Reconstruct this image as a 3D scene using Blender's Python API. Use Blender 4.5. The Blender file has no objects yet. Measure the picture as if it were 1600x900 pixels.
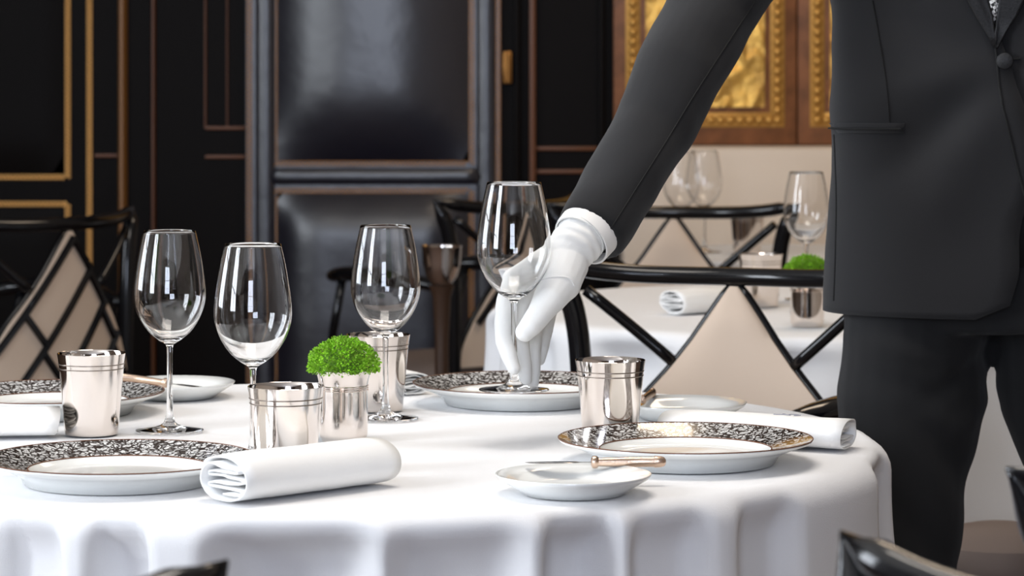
import bpy, bmesh, math, random
from mathutils import Vector, Matrix, noise
from mathutils.bvhtree import BVHTree
S = bpy.context.scene
COL = S.collection
PI = math.pi
random.seed(7)

# ------------------------------------------------------------------ camera
F = 4630.0                      # focal length in pixels of the 1600 px wide frame
HZ = 108.0                      # image row of the horizon (level camera, lens shifted down)
CZ = 1.19                       # camera height
cam_d = bpy.data.cameras.new('camera')
cam = bpy.data.objects.new('camera', cam_d); COL.objects.link(cam)
cam.location = (0, 0, CZ); cam.rotation_euler = (PI/2, 0, 0)
cam_d.sensor_width = 36; cam_d.lens = F/1600*36
cam_d.shift_y = -(450-HZ)/1600
cam_d.clip_end = 60; cam_d.clip_start = .05
cam_d.dof.use_dof = True; cam_d.dof.focus_distance = 3.42; cam_d.dof.aperture_fstop = 10.5
S.camera = cam

# ------------------------------------------------------------------ world, windows' light, exposure
w = bpy.data.worlds.new('world'); S.world = w; w.use_nodes = True
w.node_tree.nodes['Background'].inputs[0].default_value = (.80, .88, 1, 1)
w.node_tree.nodes['Background'].inputs[1].default_value = 0.6
def area(name, loc, rot, sx, sy, power, color):
    l = bpy.data.lights.new(name, 'AREA'); l.shape = 'RECTANGLE'; l.size = sx; l.size_y = sy
    l.energy = power; l.color = color
    o = bpy.data.objects.new(name, l); COL.objects.link(o); o.location = loc; o.rotation_euler = rot
    return o
# daylight standing in the window openings (left wall: two windows, wall behind the camera: one)
WIN_LEFT = [(1.6, 1.2), (4.3, 1.2)]    # (centre y, width)
WIN_Z = (.85, 2.75)
for (yc, wd), pw in zip(WIN_LEFT, (84, 40)):
    area('window_daylight', (-3.02, yc, 1.8), (0, -PI/2, 0), 1.9, wd, pw, (.86, .92, 1))
WIN_FRONT = [(-.58, 1.75)]
area('window_daylight', (-.58, -3.12, 1.8), (PI/2, 0, 0), 1.75, 1.9, 92, (.74, .82, 1))
# ceiling fixtures over the front table and the rear table
area('ceiling_lamp_light', (.0, 3.3, 2.93), (0, 0, 0), 1.1, 1.1, 20, (1, .93, .85))
area('ceiling_lamp_light', (.8, 6.2, 2.93), (0, 0, 0), .9, .9, 12, (1, .80, .60))
S.view_settings.view_transform = 'Standard'; S.view_settings.look = 'None'
S.view_settings.gamma = 1; S.view_settings.use_curve_mapping = False
S.view_settings.exposure = 0.66
try:
    S.cycles.use_denoising = True; S.cycles.denoiser = 'OPENIMAGEDENOISE'
    S.cycles.max_bounces = 14; S.cycles.transmission_bounces = 14; S.cycles.glossy_bounces = 6
    S.cycles.diffuse_bounces = 4; S.cycles.caustics_reflective = False; S.cycles.caustics_refractive = True
    S.cycles.sample_clamp_indirect = 8
except Exception: pass

def P(px, py, D):
    return Vector(((px-800)/F*D, D, CZ-(py-HZ)/F*D))

# ------------------------------------------------------------------ materials
MAT = {}
def mat(name, col, rough=.5, metal=0, spec=.5, coat=0, bump=0, bscale=200, var=0, vscale=8, trans=0, ior=1.45, sheen=0, detail=3, bdist=.001):
    m = bpy.data.materials.new(name); m.use_nodes = True
    nt = m.node_tree; b = nt.nodes['Principled BSDF']
    b.inputs['Base Color'].default_value = (*col, 1); b.inputs['Roughness'].default_value = rough
    b.inputs['Metallic'].default_value = metal; b.inputs['Specular IOR Level'].default_value = spec
    b.inputs['Coat Weight'].default_value = coat; b.inputs['Transmission Weight'].default_value = trans
    b.inputs['IOR'].default_value = ior; b.inputs['Sheen Weight'].default_value = sheen
    if bump or var:
        tc = nt.nodes.new('ShaderNodeTexCoord')
    if bump:
        n = nt.nodes.new('ShaderNodeTexNoise'); n.inputs['Scale'].default_value = bscale; n.inputs['Detail'].default_value = detail
        bp = nt.nodes.new('ShaderNodeBump'); bp.inputs['Strength'].default_value = bump; bp.inputs['Distance'].default_value = bdist
        nt.links.new(tc.outputs['Object'], n.inputs['Vector']); nt.links.new(n.outputs['Fac'], bp.inputs['Height'])
        nt.links.new(bp.outputs['Normal'], b.inputs['Normal'])
    if var:
        n = nt.nodes.new('ShaderNodeTexNoise'); n.inputs['Scale'].default_value = vscale; n.inputs['Detail'].default_value = 4
        r = nt.nodes.new('ShaderNodeValToRGB')
        r.color_ramp.elements[0].position = .3; r.color_ramp.elements[1].position = .7
        r.color_ramp.elements[0].color = (*[c*(1-var) for c in col], 1); r.color_ramp.elements[1].color = (*[min(1, c*(1+var)) for c in col], 1)
        nt.links.new(tc.outputs['Object'], n.inputs['Vector']); nt.links.new(n.outputs['Fac'], r.inputs['Fac'])
        nt.links.new(r.outputs['Color'], b.inputs['Base Color'])
    b.inputs['Coat Roughness'].default_value = .03 if rough < .2 else rough
    MAT[name] = m; return m
mat('linen', (.86, .86, .87), .85, spec=.2, bump=.25, bscale=700, sheen=.15)
mat('napkin', (.92, .92, .91), .85, spec=.2, bump=.25, bscale=900)
mat('porcelain', (.87, .88, .86), .12, spec=.5, coat=.4)
mat('silver', (.84, .77, .72), .08, metal=1)
mat('silver_groove', (.35, .30, .26), .3, metal=1)
mat('glass', (1, 1, 1), 0.0, trans=1, ior=1.46)
mat('steel', (.75, .75, .76), .12, metal=1)
mat('brass', (.68, .50, .38), .26, metal=1, bump=.25, bscale=900)
mat('moss', (.21, .46, .015), .6, var=.45, vscale=60)
mat('moss_core', (.07, .17, .008), .8)
mat('moss_stem', (.42, .50, .10), .6)
mat('soil', (.05, .04, .02), .9)
mat('lacquer', (.005, .005, .006), .15, spec=.4, coat=.15)
mat('upholstery', (.62, .50, .40), .75, spec=.25, bump=.2, bscale=600)
mat('stand_wood', (.05, .025, .014), .4)
mat('seat_fabric', (.20, .155, .135), .8, bump=.2, bscale=500)
mat('leather', (.007, .007, .015), .33, spec=1.0, coat=.35, bump=.25, bscale=9, bdist=.012, detail=5)
mat('dark_wood', (.005, .0035, .003), .45, spec=.08)
mat('brown_wood', (.13, .045, .015), .4)
mat('honey_wood', (.26, .115, .03), .4)
mat('panel_wood', (.23, .09, .035), .45, var=.3, vscale=20)
mat('nail_brass', (.85, .52, .20), .42, metal=1)
mat('nail_old', (.36, .17, .05), .42, metal=1)
mat('gilding', (.80, .42, .10), .42, metal=.6, bump=.6, bscale=60, bdist=.004, var=.45, vscale=14)
mat('gilding_bead', (.62, .33, .08), .4, metal=.6)
mat('banquette', (.80, .68, .56), .7, bump=.15, bscale=400)
mat('carpet', (.09, .055, .04), .95, bump=.5, bscale=300, var=.3, vscale=12)
mat('plaster', (.10, .07, .05), .6, spec=.2)
mat('plaster_light', (.45, .38, .31), .8)
mat('ceiling_paint', (.80, .77, .72), .85)
mat('white_paint', (.82, .81, .78), .4)
mat('suit', (.0155, .0155, .0168), .85, spec=.25, bump=.35, bscale=1400, sheen=.12)
mat('trouser', (.013, .0133, .0143), .85, spec=.25, bump=.35, bscale=1400, sheen=.10)
mat('satin', (.010, .010, .011), .5, spec=.4, bump=.4, bscale=500, var=.5, vscale=300)
mat('thread', (.004, .004, .004), .8)
mat('glove', (.88, .88, .86), .9, spec=.15, bump=.45, bscale=1300, sheen=.2)
mat('shirt', (.86, .85, .83), .7)
mat('skin', (.55, .33, .23), .55)
mat('hair', (.02, .013, .01), .6)
mat('eye_white', (.8, .8, .8), .2); mat('lip', (.45, .2, .17), .5)
mat('grey_thread', (.30, .30, .34), .8)
mat('lamp_glow', (1, .85, .6), .5)
MAT['lamp_glow'].node_tree.nodes['Principled BSDF'].inputs['Emission Color'].default_value = (1, .75, .45, 1)
MAT['lamp_glow'].node_tree.nodes['Principled BSDF'].inputs['Emission Strength'].default_value = 14

def plate_print():
    m = bpy.data.materials.new('plate_print'); m.use_nodes = True; nt = m.node_tree; b = nt.nodes['Principled BSDF']
    N = nt.nodes.new; L = nt.links.new
    b.inputs['Roughness'].default_value = .14; b.inputs['Coat Weight'].default_value = .4
    tc = N('ShaderNodeTexCoord')
    wn = N('ShaderNodeTexNoise'); wn.inputs['Scale'].default_value = 70; wn.inputs['Detail'].default_value = 1
    L(tc.outputs['Object'], wn.inputs['Vector'])
    sub = N('ShaderNodeVectorMath'); sub.operation = 'SUBTRACT'; sub.inputs[1].default_value = (.5, .5, .5); L(wn.outputs['Color'], sub.inputs[0])
    sc = N('ShaderNodeVectorMath'); sc.operation = 'SCALE'; sc.inputs['Scale'].default_value = .022; L(sub.outputs[0], sc.inputs[0])
    ad = N('ShaderNodeVectorMath'); L(tc.outputs['Object'], ad.inputs[0]); L(sc.outputs[0], ad.inputs[1])
    vo = N('ShaderNodeTexVoronoi'); vo.feature = 'DISTANCE_TO_EDGE'; vo.inputs['Scale'].default_value = 115; L(ad.outputs[0], vo.inputs['Vector'])
    r1 = N('ShaderNodeMapRange'); r1.inputs['From Min'].default_value = .065; r1.inputs['From Max'].default_value = .17; L(vo.outputs['Distance'], r1.inputs['Value'])
    n2 = N('ShaderNodeTexNoise'); n2.inputs['Scale'].default_value = 85; n2.inputs['Detail'].default_value = 0; n2.inputs['Distortion'].default_value = 1.5
    L(tc.outputs['Object'], n2.inputs['Vector'])
    s2 = N('ShaderNodeMath'); s2.operation = 'SUBTRACT'; s2.inputs[1].default_value = .5; L(n2.outputs['Fac'], s2.inputs[0])
    a2 = N('ShaderNodeMath'); a2.operation = 'ABSOLUTE'; L(s2.outputs[0], a2.inputs[0])
    r2 = N('ShaderNodeMapRange'); r2.inputs['From Min'].default_value = .022; r2.inputs['From Max'].default_value = .055; L(a2.outputs[0], r2.inputs['Value'])
    mu = N('ShaderNodeMath'); mu.operation = 'MULTIPLY'; L(r1.outputs[0], mu.inputs[0]); L(r2.outputs[0], mu.inputs[1])
    cr = N('ShaderNodeValToRGB'); cr.color_ramp.elements[0].color = (.022, .012, .009, 1); cr.color_ramp.elements[1].color = (.78, .78, .76, 1)
    L(mu.outputs[0], cr.inputs['Fac']); L(cr.outputs['Color'], b.inputs['Base Color'])
    MAT['plate_print'] = m
plate_print()
def houndstooth():
    m = bpy.data.materials.new('houndstooth'); m.use_nodes = True; nt = m.node_tree; b = nt.nodes['Principled BSDF']
    tc = nt.nodes.new('ShaderNodeTexCoord'); mp = nt.nodes.new('ShaderNodeMapping'); mp.inputs['Rotation'].default_value = (0, .6, 0)
    c = nt.nodes.new('ShaderNodeTexChecker'); c.inputs['Scale'].default_value = 240
    c.inputs['Color1'].default_value = (.85, .85, .83, 1); c.inputs['Color2'].default_value = (.02, .02, .02, 1)
    nt.links.new(tc.outputs['Object'], mp.inputs['Vector']); nt.links.new(mp.outputs[0], c.inputs['Vector']); nt.links.new(c.outputs['Color'], b.inputs['Base Color'])
    MAT['houndstooth'] = m
houndstooth()

# ------------------------------------------------------------------ helpers
def empty(name, loc=(0, 0, 0), rz=0):
    o = bpy.data.objects.new(name, None); COL.objects.link(o); o.location = loc; o.rotation_euler = (0, 0, rz)
    o.empty_display_size = .05; return o
def tag(o, label=None, cat=None, group=None, kind=None):
    if label: o['label'] = label
    if cat: o['category'] = cat
    if group: o['group'] = group
    if kind: o['kind'] = kind
    return o
def link(name, me, m, parent=None, smooth=True, sharp=None):
    if m is not None:
        me.materials.clear(); me.materials.append(MAT[m] if isinstance(m, str) else m)
    if smooth:
        for p in me.polygons: p.use_smooth = True
        if sharp: me.set_sharp_from_angle(angle=math.radians(sharp))
    o = bpy.data.objects.new(name, me); COL.objects.link(o)
    if parent: o.parent = parent
    return o
def fin(name, bm, m, parent=None, smooth=True, sharp=35, norm=True):
    if norm: bmesh.ops.recalc_face_normals(bm, faces=bm.faces)
    me = bpy.data.meshes.new(name); bm.to_mesh(me); bm.free()
    return link(name, me, m, parent, smooth, sharp)
def copy_tree(o, parent=None):
    c = o.copy(); COL.objects.link(c); c.parent = parent
    for ch in list(o.children): copy_tree(ch, c)
    return c
def lathe(bm, prof, seg=64, closed=False, center=(0, 0, 0)):
    rings = []
    for r, z in prof:
        if r < 1e-6: rings.append([bm.verts.new((center[0], center[1], center[2]+z))])
        else: rings.append([bm.verts.new((center[0]+r*math.cos(2*PI*i/seg), center[1]+r*math.sin(2*PI*i/seg), center[2]+z)) for i in range(seg)])
    pairs = list(zip(rings, rings[1:]))
    if closed: pairs.append((rings[-1], rings[0]))
    for a, b in pairs:
        for i in range(seg):
            j = (i+1) % seg
            if len(a) == 1 and len(b) == 1: continue
            if len(a) == 1: bm.faces.new((a[0], b[j], b[i]))
            elif len(b) == 1: bm.faces.new((a[i], a[j], b[0]))
            else: bm.faces.new((a[i], a[j], b[j], b[i]))
def spline(pts, n):
    """Catmull-Rom through pts (tuples of any length), n samples per span"""
    out = []
    q = [pts[0]]+list(pts)+[pts[-1]]
    for k in range(1, len(q)-2):
        for s in range(n):
            t = s/n
            out.append(tuple(.5*((2*b)+(c-a)*t+(2*a-5*b+4*c-d)*t*t+(3*b-a-3*c+d)*t**3) for a, b, c, d in zip(q[k-1], q[k], q[k+1], q[k+2])))
    out.append(tuple(pts[-1])); return out
def tube(bm, pts, rad, seg=8, caps=True, flat=1.0, up=None):
    pts = [Vector(p) for p in pts]; n = len(pts)
    if not hasattr(rad, '__len__'): rad = [rad]*n
    prev = None; rings = []
    for i, p in enumerate(pts):
        t = (pts[min(i+1, n-1)]-pts[max(i-1, 0)]).normalized()
        if prev is None:
            u = Vector(up) if up else (Vector((0, 0, 1)) if abs(t.z) < .9 else Vector((1, 0, 0)))
        else: u = prev
        x = (u-t*u.dot(t)).normalized(); prev = x; y = t.cross(x)
        rings.append([bm.verts.new(p+(x*math.cos(2*PI*k/seg)+y*math.sin(2*PI*k/seg)*flat)*rad[i]) for k in range(seg)])
    for a, b in zip(rings, rings[1:]):
        for k in range(seg): bm.faces.new((a[k], a[(k+1) % seg], b[(k+1) % seg], b[k]))
    if caps:
        bm.faces.new(rings[0][::-1]); bm.faces.new(rings[-1])
def box(bm, x0, x1, y0, y1, z0, z1, bev=0):
    vs = [bm.verts.new((x, y, z)) for x in (x0, x1) for y in (y0, y1) for z in (z0, z1)]
    fs = [(0, 1, 3, 2), (4, 6, 7, 5), (0, 4, 5, 1), (2, 3, 7, 6), (0, 2, 6, 4), (1, 5, 7, 3)]
    F_ = [bm.faces.new([vs[i] for i in f]) for f in fs]
    if bev:
        es = list({e for f in F_ for e in f.edges})
        bmesh.ops.bevel(bm, geom=es, offset=bev, segments=2, affect='EDGES', profile=.5)
def bx(name, m, parent, x0, x1, y0, y1, z0, z1, bev=0):
    bm = bmesh.new(); box(bm, x0, x1, y0, y1, z0, z1, bev); return fin(name, bm, m, parent, smooth=bool(bev))
def ball(bm, c, r, sx=1, sy=1, sz=1, sub=3):
    res = bmesh.ops.create_icosphere(bm, subdivisions=sub, radius=r)
    for v in res['verts']: v.co = Vector((v.co.x*sx, v.co.y*sy, v.co.z*sz))+Vector(c)
def chain(bm, nodes, seg=14):
    """capsule chain: nodes = [(point, radius)...]"""
    for p, r in nodes: ball(bm, p, r, sub=3)
    for (p, r), (q, s) in zip(nodes, nodes[1:]): tube(bm, [p, q], [r, s], seg)
def remeshed(name, bm, voxel, smooth_it, m, parent=None, disp=None):
    bmesh.ops.recalc_face_normals(bm, faces=bm.faces)
    me = bpy.data.meshes.new('tmp'); bm.to_mesh(me); bm.free()
    o = bpy.data.objects.new('tmp', me); COL.objects.link(o)
    r = o.modifiers.new('r', 'REMESH'); r.mode = 'VOXEL'; r.voxel_size = voxel; r.adaptivity = 0
    if smooth_it:
        s = o.modifiers.new('s', 'SMOOTH'); s.factor = .5; s.iterations = smooth_it
    dg = bpy.context.evaluated_depsgraph_get(); dg.update()
    out = bpy.data.meshes.new_from_object(o.evaluated_get(dg), depsgraph=dg)
    bpy.data.objects.remove(o); bpy.data.meshes.remove(me)
    out.name = name
    if disp:
        ns = [v.normal.copy() for v in out.vertices]
        for v, nn in zip(out.vertices, ns): v.co += nn*disp(v.co)
    return link(name, out, m, parent)
def smoothstep(a, b, x):
    t = max(0, min(1, (x-a)/(b-a))); return t*t*(3-2*t)

# ================================================================== THE ROOM
X0, X1, Y0, Y1, ZC = -3.0, 3.6, -3.1, 8.0, 3.0
o = bx('floor', 'carpet', None, X0-.2, X1+.2, Y0-.2, Y1+.2, -.1, 0); tag(o, kind='structure')
o = bx('ceiling', 'ceiling_paint', None, X0-.2, X1+.2, Y0-.2, Y1+.2, ZC, ZC+.1); tag(o, kind='structure')
o = bx('wall_right', 'plaster_light', None, X1, X1+.2, Y0, Y1, 0, ZC); tag(o, kind='structure')
def wall_with_holes(name, along, fixed0, fixed1, a0, a1, holes):
    bm = bmesh.new()
    def B(s0, s1, z0, z1):
        if along == 'y': box(bm, fixed0, fixed1, s0, s1, z0, z1)
        else: box(bm, s0, s1, fixed0, fixed1, z0, z1)
    c = a0
    for h, wd in holes:
        B(c, h-wd/2, 0, ZC); B(h-wd/2, h+wd/2, 0, WIN_Z[0]); B(h-wd/2, h+wd/2, WIN_Z[1], ZC); c = h+wd/2
    B(c, a1, 0, ZC)
    return tag(fin(name, bm, 'plaster', None, smooth=False), kind='structure')
wall_with_holes('wall_left', 'y', X0-.2, X0, Y0, Y1, WIN_LEFT)
wall_with_holes('wall_front', 'x', Y0-.2, Y0, X0-.2, X1+.2, WIN_FRONT)
wn = 0
def window(along, c, wd):
    global wn; wn += 1
    e = empty('window_%d' % wn, (X0, c, WIN_Z[0]) if along == 'y' else (c, Y0, WIN_Z[0])); tag(e, kind='structure')
    if along == 'y': e.rotation_euler = (0, 0, PI/2)
    h = WIN_Z[1]-WIN_Z[0]; t = .05     # local: x along wall, y outward(+) for y walls after rotation
    s = 1 if along == 'y' else -1
    ya, yb = sorted((s*.0, s*-.04)) if along == 'y' else (0.0, .04)
    for q0, q1, z0, z1 in ((-wd/2, -wd/2+t, 0, h), (wd/2-t, wd/2, 0, h), (-wd/2, wd/2, 0, t), (-wd/2, wd/2, h-t, h)):
        bx('frame_bar', 'white_paint', e, q0, q1, ya, yb, z0, z1)
    bx('mullion', 'white_paint', e, -.018, .018, ya, yb, t, h-t)
    for k in (1, 2): bx('glazing_bar', 'white_paint', e, -wd/2+t, wd/2-t, ya, yb, h*k/3-.012, h*k/3+.012)
    return e
for c, wd in WIN_LEFT: window('y', c, wd)
for c, wd in WIN_FRONT: window('x', c, wd)
# back wall: dark panelling
WY = Y1; wp = F/WY
def wx(px): return (px-800)/wp
def wz(py): return CZ-(py-HZ)/wp
wall = bx('wall_back', 'dark_wood', None, X0-.2, X1+.2, WY, WY+.2, 0, ZC); tag(wall, kind='structure')
def nails(name, parent, pts, m='nail_brass', y=WY-.006, width=.0085):
    """double staggered row of nail heads along a polyline of (x, z)"""
    bm = bmesh.new()
    for (xa, za), (xb, zb) in zip(pts, pts[1:]):
        d = Vector((xb-xa, zb-za)); n = max(1, int(d.length/.0108)); d.normalize(); nrm = Vector((-d.y, d.x))
        for k in range(n):
            for s in (-1, 1):
                q = Vector((xa, za))+d*(k+.25*(s+1))*.0108+nrm*s*width*.5
                c = bm.verts.new((q.x, y-.0045, q.y))
                ring = [bm.verts.new((q.x+.0052*math.cos(a), y+.001, q.y+.0052*math.sin(a))) for a in [2*PI*i/6 for i in range(6)]]
                for i in range(6): bm.faces.new((c, ring[i], ring[(i+1) % 6]))
    o = fin(name, bm, m, parent, sharp=None); o['kind'] = 'stuff'; return o
def pillow(name, parent, x0, x1, z0, z1, depth, m='leather', y=WY, nx=28, nz=36, edge=.10):
    bm = bmesh.new(); g = []
    for i in range(nx+1):
        col = []
        for j in range(nz+1):
            x = x0+(x1-x0)*i/nx; z = z0+(z1-z0)*j/nz
            ex = min(x-x0, x1-x)/edge; ez = min(z-z0, z1-z)/edge
            h = (1-(1-min(1, ex))**2.2)*(1-(1-min(1, ez))**2.2)
            h *= 1+.05*noise.noise(Vector((x*7, z*7, 3)))
            col.append(bm.verts.new((x, y-depth*h, z)))
        g.append(col)
    for i in range(nx):
        for j in range(nz): bm.faces.new((g[i][j], g[i+1][j], g[i+1][j+1], g[i][j+1]))
    return fin(name, bm, m, parent, sharp=None)
def roll(name, parent, p, q, r, m='leather'):
    bm = bmesh.new(); n = 14
    pts = [Vector(p).lerp(Vector(q), i/n) for i in range(n+1)]
    tube(bm, pts, r, 20, flat=.45, up=(1, 0, 0) if abs(p[0]-q[0]) < .01 else (0, 0, 1)); return fin(name, bm, m, parent, sharp=None)
# left wall panel in matte, near-black wood and its trims
ZT = 2.75
pillow('wall_panel', wall, wx(-420), wx(100), wz(272), ZT, .012, 'dark_wood')
pillow('wall_panel', wall, wx(-420), wx(100), .15, wz(325), .012, 'dark_wood')
nails('nailhead_trim', wall, [(wx(-420), wz(277)), (wx(106), wz(277)), (wx(106), ZT)])
nails('nailhead_trim', wall, [(wx(-420), wz(319)), (wx(106), wz(319)), (wx(106), .12)])
nails('nailhead_trim', wall, [(wx(140), .1), (wx(140), ZT)])
for px, wd, m, d in ((192, .026, 'honey_wood', .035), (240, .013, 'brown_wood', .02), (321, .008, 'brown_wood', .012), (355, .006, 'brown_wood', .008)):
    z0 = 0 if px < 300 else wz(200)
    bm = bmesh.new(); tube(bm, [(wx(px), WY, z0), (wx(px), WY, ZT)], wd/2, 10, flat=2*d/wd, up=(1, 0, 0)); fin('wall_molding', bm, m, wall)
for x0, x1, py in ((321, 384, 200), (321, 384, 245), (148, 186, 243)):
    bx('wall_molding', 'brown_wood', wall, wx(x0), wx(x1), WY-.01, WY, wz(py)-.005, wz(py)+.005, .002)
for px, m in ((808, 'dark_wood'), (832, 'brown_wood'), (940, 'dark_wood')):
    bx('wall_molding', m, wall, wx(px)-.009, wx(px)+.009, WY-.03, WY, 0, ZT, .006)
for py in (232, 268):
    bx('wall_molding', 'brown_wood', wall, wx(835), wx(935), WY-.012, WY, wz(py)-.006, wz(py)+.006, .003)
# the padded leather door
door = empty('door_1', (0, 0, 0)); tag(door, kind='structure')
bx('door_leaf', 'leather', door, wx(386), wx(782), WY-.03, WY-.0005, .02, 2.3)
yd = WY-.03
pillow('padded_panel', door, wx(434), wx(733), wz(252), 2.2, .055, y=yd, edge=.22)
pillow('padded_panel', door, wx(434), wx(733), .14, wz(301), .045, y=yd, edge=.13)
for px in (416, 760): roll('padded_stile', door, (wx(px), yd, .04), (wx(px), yd, 2.28), .026)
roll('padded_rail', door, (wx(420), yd, wz(275)), (wx(752), yd, wz(275)), .022)
for px, m in ((391, 'nail_old'), (778, 'nail_old')): nails('nailhead_trim', door, [(wx(px), .03), (wx(px), 2.29)], m, yd)
nails('nailhead_trim', door, [(wx(431), 2.22), (wx(431), wz(255)), (wx(737), wz(255)), (wx(737), 2.22)], 'nail_old', yd)
nails('nailhead_trim', door, [(wx(431), .13), (wx(431), wz(298)), (wx(737), wz(298)), (wx(737), .13)], 'nail_old', yd)
hg = bx('hinge', 'nail_old', door, wx(786), wx(800), WY-.04, WY-.01, wz(131), wz(80), .004); hg['label'] = 'small brass door hinge'
bm = bmesh.new(); tube(bm, [(wx(793), WY-.045, wz(128)), (wx(793), WY-.045, wz(84))], .006, 10); fin('hinge_pin', bm, 'nail_old', hg)

# gilded relief panels above the banquette
def gilded(px0, px1, label):
    x0, x1 = wx(px0), wx(px1); zb, zt = wz(200), 2.25; y = WY-.03
    cx = (x0+x1)/2
    e = empty('gilded_relief', (cx, y, zb)); tag(e, label, 'relief panel', 'gilded relief panels on the wall')
    def loc(o): o.location = (-cx, -y, -zb); return o
    bw = .045
    loc(bx('backing', 'panel_wood', e, x0-.0295, x1+.0295, y, WY-.0005, zb-.045, zt+.03, .004))
    bm = bmesh.new(); nx, nz = 44, 120; g = []
    rx0, rx1, rz0, rz1 = x0+bw+.012, x1-bw-.012, zb+bw+.012, zt-bw-.012
    rnd = random.Random(int(px0)); blobs = [(rnd.uniform(rx0, rx1), rnd.uniform(rz0, rz1), rnd.uniform(.006, .02), rnd.uniform(.015, .05), rnd.uniform(-1.3, 1.3), rnd.uniform(.006, .018)) for _ in range(170)]
    for i in range(nx+1):
        col = []
        for j in range(nz+1):
            x = rx0+(rx1-rx0)*i/nx; z = rz0+(rz1-rz0)*j/nz; h = .003+.006*abs(noise.noise(Vector((x*28, z*28, 1))))
            for bx_, bz_, a, b_, th, hh in blobs:
                dx, dz = x-bx_, z-bz_
                if abs(dx) > .2 or abs(dz) > .2: continue
                u = dx*math.cos(th)+dz*math.sin(th); v = -dx*math.sin(th)+dz*math.cos(th)
                h = max(h, hh*math.exp(-(u/a)**2-(v/b_)**2))
            col.append(bm.verts.new((x, y-h, z)))
        g.append(col)
    for i in range(nx):
        for j in range(nz): bm.faces.new((g[i][j], g[i+1][j], g[i+1][j+1], g[i][j+1]))
    loc(fin('relief', bm, 'gilding', e, sharp=None))
    for q0, q1, r0_, r1_ in ((x0+.003, x0+bw-.003, zb+.003, zt), (x1-bw+.003, x1-.003, zb+.003, zt), (x0+bw-.003, x1-bw+.003, zb+.003, zb+bw-.003)):
        loc(bx('border_band', 'gilding_bead', e, q0, q1, y-.004, y+.001, r0_, r1_, .001))
    # border of separate gilded beads
    bm = bmesh.new(); ball(bm, (0, 0, 0), .0125, 1, .7, 1, 2); me = bpy.data.meshes.new('bead'); bm.to_mesh(me); bm.free()
    first = None; pts = []
    z = zb+bw/2
    while z < 1.75: pts += [(x0+bw/2, z), (x1-bw/2, z)]; z += .0262
    x = x0+bw/2+.0262
    while x < x1-bw/2-.013: pts.append((x, zb+bw/2)); x += .0262
    for q in pts:
        b = link('bead', me, 'gilding_bead', e); b.location = (q[0]-cx, -.007, q[1]-zb)
    return e
gilded(975, 1226, 'gilded carved relief panel left of the wooden stile, behind the reaching arm')
gilded(1262, 1505, 'gilded carved relief panel right of the wooden stile, mostly behind the person')
# banquette below the panels
bq = empty('banquette', (1.6, 7.75, 0)); tag(bq, 'long cream upholstered banquette below the gilded relief panels', 'banquette')
def L_(o): o.location = (-1.6, -7.75, 0); return o
L_(bx('backrest', 'banquette', bq, wx(968)+.0, 3.4, 7.84, 7.985, .40, wz(227), .02))
L_(bx('seat', 'banquette', bq, wx(968), 3.4, 7.72, 7.84, .32, .46, .03))
L_(bx('base', 'dark_wood', bq, wx(968)+.02, 3.38, 7.74, 7.97, 0, .32))
# ceiling lamps (opal discs, out of frame)
for (x, y, s, lab) in ((.0, 3.3, .6, 'flat square opal ceiling lamp above the front round table'), (.8, 6.2, .5, 'flat square opal ceiling lamp above the rear round table')):
    e = empty('ceiling_lamp', (x, y, 2.94)); tag(e, lab, 'lamp', 'ceiling lamps')
    bx('housing', 'white_paint', e, -s, s, -s, s, .005, .06, .005)

# ================================================================== TABLES
T = .74
def cloth_mesh(R, seed, folds, hang=.5, nth=480, dips=None):
    rnd = random.Random(seed); bm = bmesh.new()
    ph = [rnd.uniform(0, 2*PI) for _ in range(4)]
    def dip(a):
        if dips:
            v = 0
            for c_, w_, d_ in dips:
                q = abs((a-c_+PI) % (2*PI)-PI)/w_
                v = max(v, d_*(1-smoothstep(.55, 1.25, q)))
            return v
        v = .5+.5*math.sin(folds*a+ph[0]+1.1*math.sin(3*a+ph[1]))
        w_ = .62+.38*math.sin(2*a+ph[2])+.25*math.sin(5*a+ph[3])
        return (v**1.3)*max(.25, w_)
    prof = [(0, 0), (.25, 0), (.5, 0), (.7, 0), (.82, 0), (.90, 0), (.95, 0)]
    rings = []
    for f, _ in prof:
        if f == 0: rings.append([bm.verts.new((0, 0, 0))]); continue
        rings.append([bm.verts.new((R*f*math.cos(2*PI*i/nth), R*f*math.sin(2*PI*i/nth), .0012*noise.noise(Vector((R*f*math.cos(2*PI*i/nth)*4, R*f*math.sin(2*PI*i/nth)*4, seed))))) for i in range(nth)])
    r0 = R*.95; er = R*.05
    steps = [(er*math.sin(q*PI/12), er*(1-math.cos(q*PI/12))) for q in range(1, 6)]
    drops = [s[1] for s in steps]+[er+hang*k/26 for k in range(0, 27)]
    outs = [s[0] for s in steps]+[er]*27
    for d, u in zip(drops, outs):
        ring = []
        for i in range(nth):
            a = 2*PI*i/nth
            k = smoothstep(.0, .05, d); k2 = smoothstep(.05, .5, d)
            dd = dip(a)
            r = r0+u+.035*k2-.066*k*dd-.05*k2*(dd-.4)
            ring.append(bm.verts.new((r*math.cos(a), r*math.sin(a), -d-.006*dd*smoothstep(0, .02, d))))
        rings.append(ring)
    for a, b in zip(rings, rings[1:]):
        for i in range(nth):
            j = (i+1) % nth
            if len(a) == 1: bm.faces.new((a[0], b[i], b[j]))
            else: bm.faces.new((a[i], b[i], b[j], a[j]))
    bmesh.ops.recalc_face_normals(bm, faces=bm.faces)
    me = bpy.data.meshes.new('tablecloth'); bm.to_mesh(me); bm.free(); return me
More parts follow.
